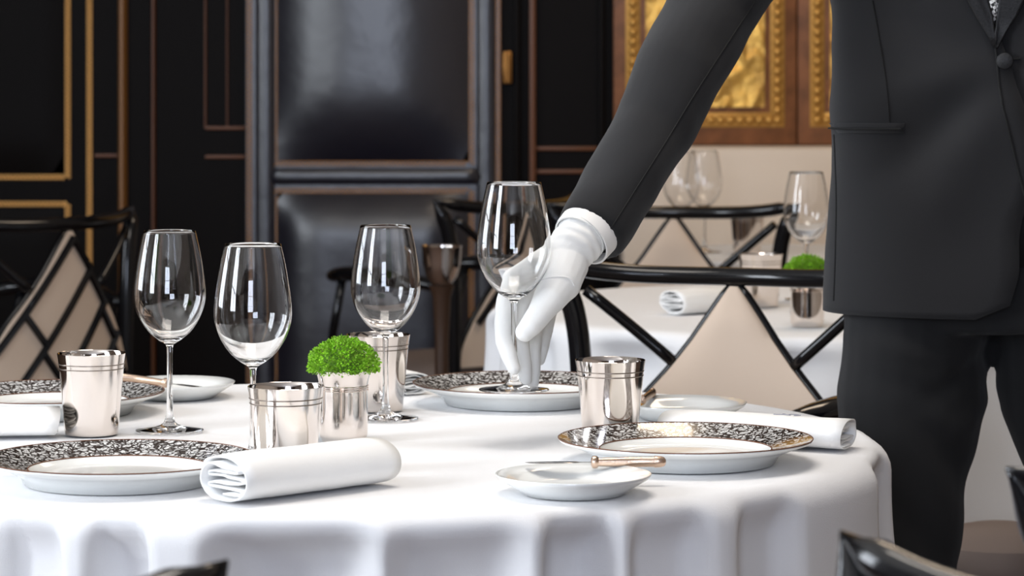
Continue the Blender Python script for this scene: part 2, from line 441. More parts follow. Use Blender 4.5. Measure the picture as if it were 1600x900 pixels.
def round_table(cx, cy, R, seed, folds, tl, cl, rot=0, hang=.5, dips=None):
    t = empty('round_table', (cx, cy, 0)); tag(t, tl, 'table', 'round dining tables')
    bm = bmesh.new(); r = R*.86; lathe(bm, [(0, T-.035), (r-.004, T-.035), (r, T-.030), (r, T-.008), (r-.004, T-.004), (0, T-.004)], 64); fin('tabletop', bm, 'dark_wood', t)
    bm = bmesh.new(); lathe(bm, [(0, .05), (.06, .05), (.045, .12), (.04, .4), (.06, T-.06), (.12, T-.035), (0, T-.035)], 32); fin('pedestal', bm, 'dark_wood', t)
    bm = bmesh.new(); lathe(bm, [(0, 0), (.26, 0), (.26, .02), (.08, .05), (0, .05)], 40); fin('base', bm, 'dark_wood', t)
    c = link('tablecloth', cloth_mesh(R, seed, folds, hang, dips=dips), 'linen'); c.location = (cx, cy, T); c.rotation_euler = (0, 0, rot)
    tag(c, cl, 'tablecloth', 'white tablecloths')
    return t
TX, TY, TR = -.20, 3.63, .66
def edge_angle(px):
    X = (px-800)/F*3.02-TX; X = max(-.62, min(.62, X)); return math.atan2(-math.sqrt(TR*TR-X*X), X)
DIPS = [(edge_angle(px), w_/TR, d_) for px, w_, d_ in ((40, .035, .45), (185, .030, .8), (462, .082, 1.25), (720, .075, .55), (915, .040, .95), (1060, .05, .5), (1230, .05, .45))]
DIPS += [(-.22, .10, .8), (.05, .06, .6), (.4, .12, .9), (.9, .11, .8), (1.4, .1, 1.), (1.9, .12, .8), (2.4, .1, .9), (2.9, .12, .9), (3.4, .11, .8), (3.85, .1, .9)]
round_table(TX, TY, TR, 3, 15, 'round table hidden under the white cloth in the foreground', 'white cloth draped in folds over the round table in the foreground', dips=DIPS)
round_table(.60, 5.60, .65, 9, 15, 'round table hidden under the cloth behind the empty black chair', 'white cloth over the round table behind the black chair and the reaching arm')
round_table(.68, 7.28, .36, 21, 11, 'small round table hidden under the cloth in front of the banquette', 'white cloth over the small far table in front of the banquette')

# ================================================================== TABLEWARE
# --- show plates
def make_plate():
    e = empty('show_plate')
    prof = [(0, .008), (.084, .008), (.090, .009), (.097, .0145), (.0985, .0158)]
    under = [(.144, .0245), (.125, .018), (.108, .010), (.102, .0), (.094, 0), (.092, .003), (0, .003)]
    rim = [(.0985, .0158), (.100, .0162), (.12, .0208), (.1395, .0262), (.1448, .0278)]
    edge = [(.1448, .0278), (.1455, .0270), (.144, .0245)]
    bm = bmesh.new(); lathe(bm, prof, 128); fin('well', bm, 'porcelain', e, sharp=None)
    bm = bmesh.new(); lathe(bm, edge+under[1:], 128); o = fin('underside', bm, 'porcelain', e, sharp=None)
    bm = bmesh.new(); lathe(bm, rim, 128); o = fin('printed_rim', bm, 'plate_print', e, sharp=None, norm=True); o['label'] = 'rim printed with dark brown scrolls'
    for r, z in ((.1452, .0279), (.0983, .0160)):
        bm = bmesh.new(); tube(bm, [(r*math.cos(2*PI*k/128), r*math.sin(2*PI*k/128), z) for k in range(129)], .0007, 6, caps=False); fin('rim_line', bm, 'brown_wood', e)
    return e
PL = [(-.427, 3.22, 'white show plate with dark scroll rim at front left, beside the rolled napkin'),
      (.198, 3.385, 'white show plate with dark scroll rim at right, in front of the silver cup'),
      (.012, 3.985, 'white show plate with dark scroll rim below the wine glass in the gloved hand'),
      (-.60, 3.87, 'white show plate with dark scroll rim behind the leftmost silver cup')]
p0 = make_plate()
for k, (x, y, lab) in enumerate(PL):
    e = p0 if k == 0 else copy_tree(p0)
    e.location = (x, y, T+.0015); e.rotation_euler = (0, 0, k*1.3); tag(e, lab, 'plate', 'show plates on the front table')
# --- bread plates
def make_bread():
    bm = bmesh.new(); lathe(bm, [(0, .007), (.050, .007), (.055, .009), (.066, .0145), (.0815, .0212), (.0828, .0208), (.080, .0165), (.064, .007), (.054, 0), (.049, 0), (.048, .003), (0, .003)], 96)
    return fin('bread_plate', bm, 'porcelain', None, sharp=None)
b0 = make_bread()
BP = [(.065, 3.135, 'small plain white bread plate at the front edge of the table'),
      (.219, 3.81, 'small plain white bread plate behind the right silver cup'),
      (-.462, 4.055, 'small plain white bread plate at the back left of the table')]
for k, (x, y, lab) in enumerate(BP):
    o = b0 if k == 0 else copy_tree(b0)
    o.location = (x, y, T+.0015); tag(o, lab, 'plate', 'bread plates')
# --- butter knives: origin at handle end, blade along +x
def make_knife():
    e = empty('butter_knife')
    bm = bmesh.new()
    tube(bm, [(x, 0, 0) for x in (0, .0015, .005, .012, .013, .04, .074, .076)], [.0025, .0048, .0060, .0064, .0056, .0056, .0045, .0045], 16, flat=.75); fin('handle', bm, 'brass', e)
    bm = bmesh.new(); tube(bm, [(x, 0, 0) for x in (.073, .0745, .077, .0795, .081)], [.005, .0066, .0070, .0066, .0035], 16, flat=.85); fin('collar', bm, 'brass', e)
    bm = bmesh.new(); tube(bm, [(x, y, 0) for x, y in ((.080, 0), (.092, 0), (.098, .001), (.115, .002), (.135, .002), (.147, .001), (.152, -.001))], [.0028, .0022, .006, .0075, .007, .005, .001], 10, flat=.14, up=(0, 1, 0)); fin('blade', bm, 'steel', e)
    return e
k0 = make_knife()
KN = [(Vector((.166, 3.20, T+.026)), Vector((.014, 3.19, T+.0265)), 'brass handled butter knife lying across the front bread plate'),
      (Vector((.186, 3.888, T+.0265)), Vector((.150, 3.745, T+.022)), 'brass handled butter knife half hidden behind the right silver cup'),
      (Vector((-.548, 4.075, T+.028)), Vector((-.402, 4.035, T+.0135)), 'butter knife resting on the bread plate at the back left')]
for k, (a, b, lab) in enumerate(KN):
    e = k0 if k == 0 else copy_tree(k0)
    d = (b-a).normalized(); e.location = a
    e.rotation_euler = (0, -math.asin(d.z), math.atan2(d.y, d.x)); tag(e, lab, 'knife', 'butter knives')
# --- silver cups
def make_cup():
    e = empty('silver_cup')
    bm = bmesh.new()
    lathe(bm, [(0, .004), (.030, .004), (.0315, .006), (.0384, .084), (.0400, .094), (.0411, .0996), (.0416, .1), (.0420, .0996), (.0411, .094), (.0396, .084), (.0350, .03), (.0328, .004), (.0318, .0008), (.030, 0), (0, 0)], 96); fin('body', bm, 'silver', e, sharp=50)
    for z, r in ((.0870, .0400), (.0815, .0394)):
        bm = bmesh.new(); tube(bm, [(r*math.cos(2*PI*k/96), r*math.sin(2*PI*k/96), z) for k in range(97)], .00075, 6, caps=False); fin('ring', bm, 'silver_groove', e)
    return e
c0 = make_cup()
CUPS = [(-.5165, 3.64, T, 'tapered silver cup at far left of the front table'),
        (-.249, 3.262, T, 'tapered silver cup just behind the front rolled napkin'),
        (-.176, 3.895, T, 'tapered silver cup behind the moss pot'),
        (.118, 3.556, T, 'tapered silver cup behind the right show plate'),
        (.470, 5.60, T, 'blurred silver cup on the table behind the black chair'),
        (.57, 7.18, T, 'blurred silver cup on the far table in front of the banquette')]
for k, (x, y, z, lab) in enumerate(CUPS):
    e = c0 if k == 0 else copy_tree(c0)
    e.location = (x, y, z+.0015); e.rotation_euler = (0, 0, k); tag(e, lab, 'cup', 'silver cups')
# --- wine glasses (outer and inner skins meet at shared rings, so the three parts make one closed glass)
def make_glass():
    e = empty('wine_glass')
    outer = spline([(.0038, .104), (.0062, .108), (.0150, .1135), (.0270, .124), (.0375, .140), (.0436, .158), (.0445, .174), (.0422, .196), (.0378, .222), (.0322, .2478)], 5)
    inner = spline([(.0314, .2478), (.0370, .222), (.0414, .196), (.0437, .174), (.0428, .158), (.0366, .1408), (.0258, .1258), (.0135, .1165), (.0, .1142)], 5)
    bm = bmesh.new(); lathe(bm, outer+[(.0318, .2482)]+[(max(r, 0), z) for r, z in inner], 96); bm.normal_update(); fin('bowl', bm, 'glass', e, sharp=None)
    stem = spline([(.0075, .0105), (.0052, .017), (.0040, .030), (.0035, .06), (.0034, .09), (.0038, .104)], 5)
    bm = bmesh.new(); lathe(bm, stem, 48)
    me = bpy.data.meshes.new('stem'); bm.to_mesh(me); bm.free(); link('stem', me, 'glass', e)
    foot = [(0, .0004), (.035, 0), (.0415, .0004), (.0422, .0011), (.0415, .0018), (.030, .0032), (.018, .0052), (.011, .0078), (.0075, .0105)]
    bm = bmesh.new(); lathe(bm, foot, 96); me = bpy.data.meshes.new('foot'); bm.to_mesh(me); bm.free(); link('foot', me, 'glass', e)
    return e
g0 = make_glass()
HELD = P(803, 610, 3.53)
GL = [((HELD.x, HELD.y, HELD.z), 'empty wine glass held by the white gloved hand'),
      ((-.424, 3.67, T+.002), 'empty wine glass standing leftmost, behind the front left plate'),
      ((-.2965, 3.392, T+.002), 'empty wine glass behind the front silver cup, second from left'),
      ((-.162, 3.795, T+.002), 'empty wine glass in front of the silver cup, right of the moss pot'),
      ((.572, 5.76, T+.002), 'blurred wine glass on the table behind, beside the person\'s jacket'),
      ((.47, 7.25, T+.002), 'blurred wine glass on the far table below the gilded panel, right one of the pair'),
      ((.41, 7.17, T+.002), 'blurred wine glass on the far table, half hidden behind the jacket sleeve')]
for k, (l, lab) in enumerate(GL):
    e = g0 if k == 0 else copy_tree(g0)
    e.location = l; tag(e, lab, 'wine glass', 'wine glasses')
# --- moss pots
def make_pot():
    e = empty('moss_pot')
    bm = bmesh.new()
    out = spline([(.0262, .0), (.0268, .003), (.0290, .007), (.0296, .02), (.0292, .05), (.0294, .066), (.0312, .077), (.0338, .0855)], 4)
    inn = [(.0328, .0855), (.0302, .077), (.0284, .066), (.0284, .01), (0, .006)]
    lathe(bm, [(0, 0)]+out+inn, 96); fin('body', bm, 'silver', e, sharp=60)
    for z, r in ((.0665, .0297), (.0640, .0295), (.0615, .0294)):
        bm = bmesh.new(); tube(bm, [(r*math.cos(2*PI*k/96), r*math.sin(2*PI*k/96), z) for k in range(97)], .0008, 6, caps=False); fin('ring', bm, 'silver', e)
    return e
def make_moss(n=3600, seed=5):
    rnd = random.Random(seed); e = empty('moss_cushion')
    def surf(a, t, k=1):
        lum = 1+.10*noise.noise(Vector((math.cos(a)*2, math.sin(a)*2, t*3+seed)))
        r = .0415*lum*k; 
        return Vector((r*math.cos(a)*math.cos(t), r*math.sin(a)*math.cos(t), .004+.036*lum*k*math.sin(t)))
    bm = bmesh.new()
    for _ in range(n):
        a = rnd.uniform(0, 2*PI); t = math.asin(rnd.uniform(-.12, 1)); p = surf(a, t, rnd.uniform(.86, 1.05))
        nrm = Vector((p.x, p.y, p.z*.9+.004)).normalized()
        d = (nrm+Vector((rnd.gauss(0, .55), rnd.gauss(0, .55), rnd.gauss(0, .55)))).normalized()
        s = d.cross(Vector((rnd.random()-.5, rnd.random()-.5, rnd.random()-.5))).normalized(); u = d.cross(s)
        l = rnd.uniform(.0016, .0034); wd = l*.55
        v = [bm.verts.new(p), bm.verts.new(p+d*l*.5+s*wd+u*.0003), bm.verts.new(p+d*l*1.2+u*-.0005), bm.verts.new(p+d*l*.5-s*wd+u*.0003)]
        bm.faces.new(v)
    o = fin('leaves', bm, 'moss', e, smooth=False, norm=False); o['kind'] = 'stuff'
    bm = bmesh.new()
    for _ in range(420):
        a = rnd.uniform(0, 2*PI); t = math.asin(rnd.uniform(-.1, 1)); p = surf(a, t, 1.0)
        tube(bm, [p*.55, p*.8+Vector((rnd.gauss(0, .001), rnd.gauss(0, .001), 0)), p*1.01], .00022, 3, caps=False)
    o = fin('stems', bm, 'moss_stem', e, smooth=False); o['kind'] = 'stuff'
    bm = bmesh.new(); ball(bm, (0, 0, .0), .035, 1, 1, .9, 4)
    for v in bm.verts:
        if v.co.z < -.002: v.co.z = -.002
        q = noise.noise(v.co*160)*.003; v.co += v.co.normalized()*q
        if v.co.z <= 0: v.co.x *= .78; v.co.y *= .78
    fin('cushion', bm, 'moss_core', e)
    return e
pot0 = make_pot(); ms0 = make_moss()
POTS = [((-.2035, 3.578), 'small flared silver pot of moss in the middle of the front table', 'bright green moss dome in the silver pot on the front table'),
        ((.515, 5.17), 'blurred silver moss pot on the table behind, seen below the chair rail', 'blurred green moss dome beside the person\'s jacket, above the chair rail')]
for k, ((x, y), l1, l2) in enumerate(POTS):
    e = pot0 if k == 0 else copy_tree(pot0); e.location = (x, y, T+.0015); tag(e, l1, 'pot', 'moss pots')
    m_ = ms0 if k == 0 else copy_tree(ms0); m_.location = (x, y, T+.0845); m_.rotation_euler = (0, 0, k*2); tag(m_, l2, 'moss', 'moss cushions')
# --- rolled napkins: axis along +x from origin, cross-section in (y, z)
def make_napkin(name, L=.2, w_=.072, h=.043, seed=1, flip=1):
    rnd = random.Random(seed); e = empty(name)
    hw, hh = w_/2, h/2
    pts = [(hw*.15, .0016), (0, .0016), (-hw*.6, .002), (-hw*.95, hh*.6), (-hw*.98, hh*1.1), (-hw*.75, hh*1.75), (-hw*.2, hh*1.98), (hw*.4, hh*1.95), (hw*.85, hh*1.55), (hw*.98, hh*.95), (hw*.8, hh*.42), (hw*.3, .0022), (-hw*.45, .0045), (-hw*.8, hh*.75), (-hw*.72, hh*1.35), (-hw*.35, hh*1.72)]
    n = 5
    for k in range(n):
        f = (k+.5)/n
        zc = hh*(1.62-1.25*f)
        a, b = (hw*.66, -hw*.60) if k % 2 == 0 else (-hw*.60, hw*.66)
        pts += [(a*.25, zc+.002), (a, zc+.0012), (a*1.06, zc-hh*.11), (a*.2, zc-hh*.14+.0012*math.sin(k*2))]
    path = spline([(flip*p[0], p[1]) for p in pts], 4)
    nx = 16; bm = bmesh.new(); rows = []
    for i in range(nx+1):
        u = i/nx; row = []
        puff = 1+.05*math.sin(PI*u)+.02*math.sin(7*u+seed)
        for j, (y, z) in enumerate(path):
            q = j/len(path)
            end = (.004*math.sin(9*q+seed)+.003*math.sin(23*q))*(1 if i in (0, nx) else .3)
            row.append(bm.verts.new((L*u+(end if i == 0 else -end if i == nx else 0), y*puff+.002*math.sin(5*u+seed), max(.0012, z*puff+.0008*noise.noise(Vector((u*5, q*9, seed)))))))
        rows.append(row)
    for a, b in zip(rows, rows[1:]):
        for j in range(len(path)-1): bm.faces.new((a[j], a[j+1], b[j+1], b[j]))
    o = fin('cloth', bm, 'napkin', e, sharp=None)
    md = o.modifiers.new('thick', 'SOLIDIFY'); md.thickness = .0018; md.offset = 0
    return e
def put_napkin(p, q, w_, h, seed, lab, flip=1, mono=None):
    p, q = Vector(p), Vector(q); d = q-p
    e = make_napkin('napkin', d.length, w_, h, seed, flip); e.location = (p.x, p.y, T+.0022); e.rotation_euler = (0, 0, math.atan2(d.y, d.x))
    tag(e, lab, 'napkin', 'rolled napkins')
    if mono:
        bm = bmesh.new()
        pts = [(mono+.030*t+.004*math.sin(t*21), mono*0+.006*math.sin(t*15)*(1-.4*t)-.004, h*1.055+.0006) for t in [k/40 for k in range(41)]]
        tube(bm, pts, .0006, 5); o = fin('monogram', bm, 'grey_thread', e); o['label'] = 'small grey embroidered monogram'
    return e
put_napkin((-.298, 3.062), (-.150, 3.215), .080, .046, 1, 'thick rolled white napkin at the front edge of the table', flip=-1)
put_napkin((.395, 3.490), (.195, 3.590), .070, .034, 2, 'rolled white napkin with grey monogram behind the right show plate', flip=1, mono=.06)
put_napkin((-.560, 3.625), (-.755, 3.59), .075, .034, 3, 'rolled white napkin at the left edge, before the back left plate', flip=1)
put_napkin((-.143, 4.072), (-.228, 4.21), .070, .030, 4, 'rolled white napkin behind the silver cup near the moss pot', flip=1)
put_napkin((.29, 5.42), (.405, 5.50), .075, .042, 5, 'blurred rolled white napkin on the table behind the black chair', flip=1)

# ================================================================== CHAIRS
def back_y(x): return .26-1.0*x*x
HWZ = [(.48, .235), (.55, .215), (.60, .19), (.66, .15), (.716, .10), (.76, .066), (.807, .034), (.848, .005)]
def half_w(z):
    for (za, wa), (zb, wb) in zip(HWZ, HWZ[1:]):
        if za <= z <= zb: return wa+(wb-wa)*(z-za)/(zb-za)
    return HWZ[0][1] if z < .48 else 0
def make_chair():
    e = empty('dining_chair')
    # top rail with horn tips
    n = 28; pts = []; rad = []
    for i in range(n+1):
        x = -.285+.57*i/n; a = abs(x)/.285
        pts.append((x, back_y(x), .861+.024*a**4)); rad.append(.0145*(1-.88*smoothstep(.84, 1.0, a)))
    bm = bmesh.new(); tube(bm, pts, rad, 14, flat=1.0); fin('top_rail', bm, 'lacquer', e, sharp=None)
    for s in (-1, 1):
        path = spline([(s*.205, .215, 0), (s*.222, .205, .25), (s*.232, .202, .5), (s*.238, back_y(.238), .70), (s*.246, back_y(.246), .79), (s*.262, back_y(.262), .845), (s*.283, back_y(.283), .884)], 5)
        m_ = len(path); rr = [.012+.006*min(1, i/(m_*.35))-.0152*smoothstep(.82, 1, i/(m_-1)) for i in range(m_)]
        bm = bmesh.new(); tube(bm, path, rr, 12); fin('back_post', bm, 'lacquer', e, sharp=None)
        # brace from the corner down to the panel edge
        b0_, b1_ = Vector((s*.232, 0, .838)), Vector((s*.098, 0, .722)); bp = []
        for k in range(7):
            q = b0_.lerp(b1_, k/6); bp.append((q.x, back_y(q.x), q.z))
        bm = bmesh.new(); tube(bm, bp, .0095, 10); fin('brace', bm, 'lacquer', e, sharp=None)
        # front leg and arm
        bm = bmesh.new(); tube(bm, [(s*.225, -.20, .46), (s*.225, -.205, .25), (s*.22, -.21, 0)], [.018, .016, .011], 10); fin('leg', bm, 'lacquer', e, sharp=None)
        ap = spline([(s*.240, .19, .675), (s*.262, .08, .692), (s*.262, -.06, .700), (s*.235, -.15, .695), (s*.19, -.20, .680)], 5)
        bm = bmesh.new(); tube(bm, ap, [.013+.006*math.sin(PI*i/(len(ap)-1))-.008*smoothstep(.85, 1, i/(len(ap)-1)) for i in range(len(ap))], 12, flat=1.5); fin('armrest', bm, 'lacquer', e, sharp=None)
        bm = bmesh.new(); tube(bm, [(s*.225, -.19, .46), (s*.236, -.165, .56), (s*.243, -.13, .69)], .011, 10); fin('arm_support', bm, 'lacquer', e, sharp=None)
    # upholstered back panel
    bm = bmesh.new(); nz, nx = 26, 12; fr, bk = [], []
    for j in range(nz+1):
        z = .49+(.846-.49)*j/nz; wv = half_w(z); ra, rb = [], []
        for i in range(nx+1):
            u = -1+2*i/nx; x = u*wv
            th = .012*(1-abs(u)**3)*min(1, (.85-z)/.06)
            ra.append(bm.verts.new((x, back_y(x)-.010-th, z))); rb.append(bm.verts.new((x, back_y(x)+.010, z)))
        fr.append(ra); bk.append(rb)
    for j in range(nz):
        for i in range(nx):
            bm.faces.new((fr[j][i], fr[j][i+1], fr[j+1][i+1], fr[j+1][i])); bm.faces.new((bk[j][i], bk[j+1][i], bk[j+1][i+1], bk[j][i+1]))
        for i in (0, nx): bm.faces.new((fr[j][i], fr[j+1][i], bk[j+1][i], bk[j][i]))
    for j in (0, nz):
        for i in range(nx): bm.faces.new((fr[j][i], fr[j][i+1], bk[j][i+1], bk[j][i]))
    panel = fin('back_panel', bm, 'upholstery', e, sharp=60)
    for s in (-1, 1):
        bm = bmesh.new(); pp = []
        for j in range(21):
            z = .49+(.850-.49)*j/20; x = s*(half_w(z)+.003); pp.append((x, back_y(x)+.001, z))
        tube(bm, pp, .0065, 8); fin('edge_frame', bm, 'lacquer', panel, sharp=None)
    # lattice bars on the rear face
    def bar(xa, za, xb, zb):
        xa, xb = -xa, -xb
        seg = [];
        for k in range(41):
            t = k/40; x = xa+(xb-xa)*t; z = za+(zb-za)*t
            if .50 < z < .845 and abs(x) < half_w(z)-.004: seg.append((x, back_y(x)+.013, z))
        if len(seg) > 5:
            bm = bmesh.new(); tube(bm, seg[::2]+[seg[-1]] if len(seg) % 2 == 0 else seg[::2], .0085, 6); fin('lattice_bar', bm, 'lacquer', panel)
    CS = [-.31, -.20, -.09, .02, .13, .24, .35]
    for c in CS: bar(c-.18, .49, c+.12, .86)
    for k in range(len(CS)-1):                  # short staggered bars between the long ones
        for t in ((.28, .72) if k % 2 else (.08, .50, .92)):
            p = Vector((CS[k]-.18+.3*t, .49+.37*t)); q = p+Vector((.62, -.79))*((CS[k+1]-CS[k])/.3/4.2); bar(p.x, p.y, q.x, q.y)
    # seat
    bm = bmesh.new(); outline = []
    for a in range(48):
        t = 2*PI*a/48; c, s_ = math.cos(t), math.sin(t)
        outline.append((.238*math.copysign(abs(c)**.55, c), -.01+.225*math.copysign(abs(s_)**.55, s_)))
    prev = None; lv = [(.97, .425), (1, .43), (1, .455), (.985, .468), (.92, .479), (.7, .488), (.35, .492)]
    for f, z in lv:
        ring = [bm.verts.new((x*f, y*f, z)) for x, y in outline]
        if prev:
            for i in range(48): bm.faces.new((prev[i], prev[(i+1) % 48], ring[(i+1) % 48], ring[i]))
        else: bm.faces.new(ring[::-1])
        prev = ring
    bm.faces.new(prev); fin('seat', bm, 'seat_fabric', e, sharp=50)
    bm = bmesh.new(); prev = None
    for f, z in ((.98, .385), (.99, .43), ):
        ring = [bm.verts.new((x*f, y*f, z)) for x, y in outline]
        if prev:
            for i in range(48): bm.faces.new((prev[i], prev[(i+1) % 48], ring[(i+1) % 48], ring[i]))
            bm.faces.new(ring)
        else: bm.faces.new(ring[::-1])
        prev = ring
    fin('seat_frame', bm, 'lacquer', e)
    return e
ch0 = make_chair()
def face(ux, uy): return math.atan2(ux, -uy)
CH = [(.263, 4.455, face(-.35, -.94), 'black lacquered chair with plain beige back facing the front table, beside the silver cup'),
      (.345, 6.54, face(-.10, -1), 'smaller blurred black chair with beige back beyond the second table'),
      (-.158, 7.256, face(-.8, .6), 'blurred black chair with latticed back behind the raised wine glass'),
      (-1.154, 6.456, face(-.8, .6), 'blurred black chair with beige latticed back at the far left'),
      (.551, 1.913, face(.62, .78), 'near black chair with horned rail corner at the bottom right'),
      (-.509, 1.886, face(-.4, .92), 'near black chair of which only a rail tip shows at the bottom left'),
      (.535, 2.56, face(-.5, .87), 'black chair whose horn tip shows at the right edge beside the trousers')]
for k, (x, y, r, lab) in enumerate(CH):
    e = ch0 if k == 0 else copy_tree(ch0)
    e.location = (x, y, 0); e.rotation_euler = (0, 0, r); tag(e, lab, 'chair', 'black lacquered dining chairs')
stl = empty('bag_stool', (.755, 4.57, 0)); tag(stl, 'low round taupe stool behind the person, seen between the legs', 'stool')
bm = bmesh.new(); lathe(bm, [(0, .40), (.118, .40), (.124, .41), (.124, .44), (.116, .462), (.09, .478), (.05, .487), (0, .489)], 48); fin('seat', bm, 'seat_fabric', stl)
for k in range(3):
    a = k*2*PI/3+.5; bm = bmesh.new(); tube(bm, [(.10*math.cos(a), .10*math.sin(a), .40), (.12*math.cos(a), .12*math.sin(a), 0)], [.014, .010], 10); fin('leg', bm, 'lacquer', stl)
# slim stand with a silver bowl by the door
st = empty('bowl_stand', (-.154, 6.5, .0)); tag(st, 'slim brown stand with a silver bowl on top, before the leather door', 'stand')
bm = bmesh.new(); lathe(bm, [(0, 0), (.10, 0), (.10, .012), (.03, .03), (.016, .06), (.0155, .60), (.02, .69), (.028, .715), (0, .715)], 32); fin('column', bm, 'stand_wood', st)
bm = bmesh.new(); lathe(bm, [(0, .716), (.02, .716), (.034, .735), (.042, .765), (.044, .80), (.046, .803), (.042, .80), (.039, .768), (0, .73)], 48); fin('bowl', bm, 'silver', st)

# ================================================================== THE PERSON
FAC = Vector((-.16, -.987, 0)).normalized(); 
SIDE = Vector((.987, -.16, 0)).normalized()                                        # image right
PX, PY = .670, 4.02
def ring_pt(c, a, rx, ry, p=2.4):
    """a=0 front, positive towards image right"""
    s, k = math.sin(a), math.cos(a)
    return c+SIDE*(rx*math.copysign(abs(s)**(2/p), s))+FAC*(ry*math.copysign(abs(k)**(2/p), k))
def torso_ring(z, grow=0):
    tb = [(.80, .225, .135, 0, 0), (.86, .236, .140, 0, 0), (.95, .236, .140, 0, .0), (1.05, .228, .135, -.002, -.005), (1.15, .224, .132, -.004, -.012), (1.25, .226, .135, -.006, -.02), (1.35, .236, .138, -.01, -.03), (1.43, .235, .125, -.015, -.04), (1.49, .19, .10, -.02, -.045), (1.53, .10, .075, -.02, -.05)]
    z_ = max(tb[0][0], min(tb[-1][0], z))
    for a, b in zip(tb, tb[1:]):
        if a[0] <= z_ <= b[0]:
            f = (z_-a[0])/(b[0]-a[0]); v = [a[i]+(b[i]-a[i])*f for i in range(5)]; break
    return Vector((PX+v[3], PY+v[4], z)), v[1]+grow, v[2]+grow
def loft(bm, zs, grow, n=40):
    prev = None
    for z in zs:
        c, rx, ry = torso_ring(z, grow)
        ring = [bm.verts.new(ring_pt(c, 2*PI*i/n, rx, ry)) for i in range(n)]
        if prev:
            for i in range(n): bm.faces.new((prev[i], prev[(i+1) % n], ring[(i+1) % n], ring[i]))
        else: bm.faces.new(ring[::-1])
        prev = ring
    bm.faces.new(prev)
SH_R, EL_R, WR_R = Vector((.452, 3.95, 1.455)), P(1030, 172, 3.71), P(908, 372, 3.575)
SH_L, EL_L, WR_L = Vector((.915, 3.97, 1.44)), Vector((1.03, 4.08, 1.17)), Vector((.93, 4.22, .98))
HIP_R, KN_R, AN_R = Vector((.544, 4.01, .85)), Vector((.522, 3.98, .47)), Vector((.525, 4.04, .08))
HIP_L, KN_L, AN_L = Vector((.742, 4.01, .85)), Vector((.822, 3.99, .47)), Vector((.850, 4.06, .08))
NECK = Vector((PX-.03, PY-.05, 1.52)); HEAD = NECK+Vector((-.03, -.055, .155))
# body under the clothes, one continuous surface
bm = bmesh.new()
loft(bm, [.88, .93, 1.0, 1.1, 1.2, 1.3, 1.4, 1.45], -.035)
chain(bm, [(NECK-Vector((0, -.01, .05)), .058), (HEAD-Vector((0, -.02, .06)), .054)])
ball(bm, HEAD, .095, .80, 1.0, 1.22, 4)
ball(bm, HEAD+Vector((-.012, -.03, -.065)), .058, .95, 1.0, 1.0, 3)
hf = Vector((-.25, -.97, 0)).normalized(); hs = Vector((.97, -.25, 0))
chain(bm, [(HEAD+hf*.088+Vector((0, 0, .012)), .009), (HEAD+hf*.108+Vector((0, 0, -.022)), .012)])
for s in (-1, 1): ball(bm, HEAD+hs*s*.078-hf*.005+Vector((0, 0, -.01)), .028, .45, .75, 1.1, 3)
chain(bm, [(SH_R+Vector((.07, .02, -.02)), .045), (SH_R+Vector((.005, 0, -.035)), .040), (P(1188, -108, 3.85), .040), (P(1112, 20, 3.80), .038), (P(1030, 180, 3.71), .034), (P(925, 362, 3.605), .026), (P(908, 376, 3.586), .024), (P(890, 396, 3.584), .018)])
chain(bm, [(SH_L+Vector((-.015, .01, -.03)), .040), (EL_L, .036), (WR_L, .024)])
for a, b, c in ((HIP_R, KN_R, AN_R), (HIP_L, KN_L, AN_L)): chain(bm, [(a+Vector((0, 0, .04)), .07), (b, .050), (c, .036)])
person = remeshed('person', bm, .010, 4, 'skin')
tag(person, 'person in black dinner jacket and white glove leaning to set down a wine glass', 'person')
for s in (-1, 1):
    bm = bmesh.new(); ball(bm, HEAD+hf*.079+hs*s*.031+Vector((0, 0, .010)), .0095, 1.2, 1, .75, 3); ey = fin('eye', bm, 'eye_white', person)
    bm = bmesh.new(); ball(bm, HEAD+hf*.0855+hs*s*.031+Vector((0, 0, .009)), .0052, sub=2); fin('iris', bm, 'hair', ey)
bm = bmesh.new(); tube(bm, [HEAD+hf*(.088-.9*abs(q)**1.6)+hs*q+Vector((0, 0, -.062)) for q in (-.024, -.012, 0, .012, .024)], [.002, .005, .006, .005, .002], 8); fin('mouth', bm, 'lip', person)
bm = bmesh.new(); ball(bm, HEAD+Vector((.006, .016, .028)), .104, .82, 1.0, 1.08, 4)
for v in list(bm.verts):
    q = v.co-HEAD
    if q.dot(hf) > .045 and q.z < .075: v.co -= hf*(q.dot(hf)-.045)
    if q.z < -.035: v.co.z = HEAD.z-.035
fin('hair', bm, 'hair', person, sharp=None)
# trousers
def trouser_disp(c):
    f = 0
    # diagonal creases below the jacket hem
    for (cx, cz, ang, wd, ln, am) in ((.545, .76, -.35, .016, .07, -.007), (.62, .795, .55, .014, .08, -.009), (.56, .70, -.75, .02, .10, -.006), (.53, .815, -.2, .012, .06, .006), (.60, .64, -.9, .022, .12, -.007), (.55, .56, -.8, .022, .10, -.006), (.635, .74, .7, .014, .05, .006), (.85, .70, .6, .02, .1, -.006)):
        dx, dz = c.x-cx, c.z-cz; u = dx*math.cos(ang)+dz*math.sin(ang); v = -dx*math.sin(ang)+dz*math.cos(ang)
        f += .75*am*math.exp(-(v/wd)**2-(u/ln)**2)
    return f+.003*noise.noise(c*9)
bm = bmesh.new()
loft(bm, [.84, .88, .94, 1.0, 1.04], -.012)
chain(bm, [(HIP_R+Vector((.004, 0, .03)), .096), (HIP_R-Vector((.004, 0, .10)), .100), (KN_R+Vector((.004, 0, .06)), .074), (AN_R+Vector((0, -.005, .0)), .066), (AN_R+Vector((0, -.01, -.045)), .020)], 20)
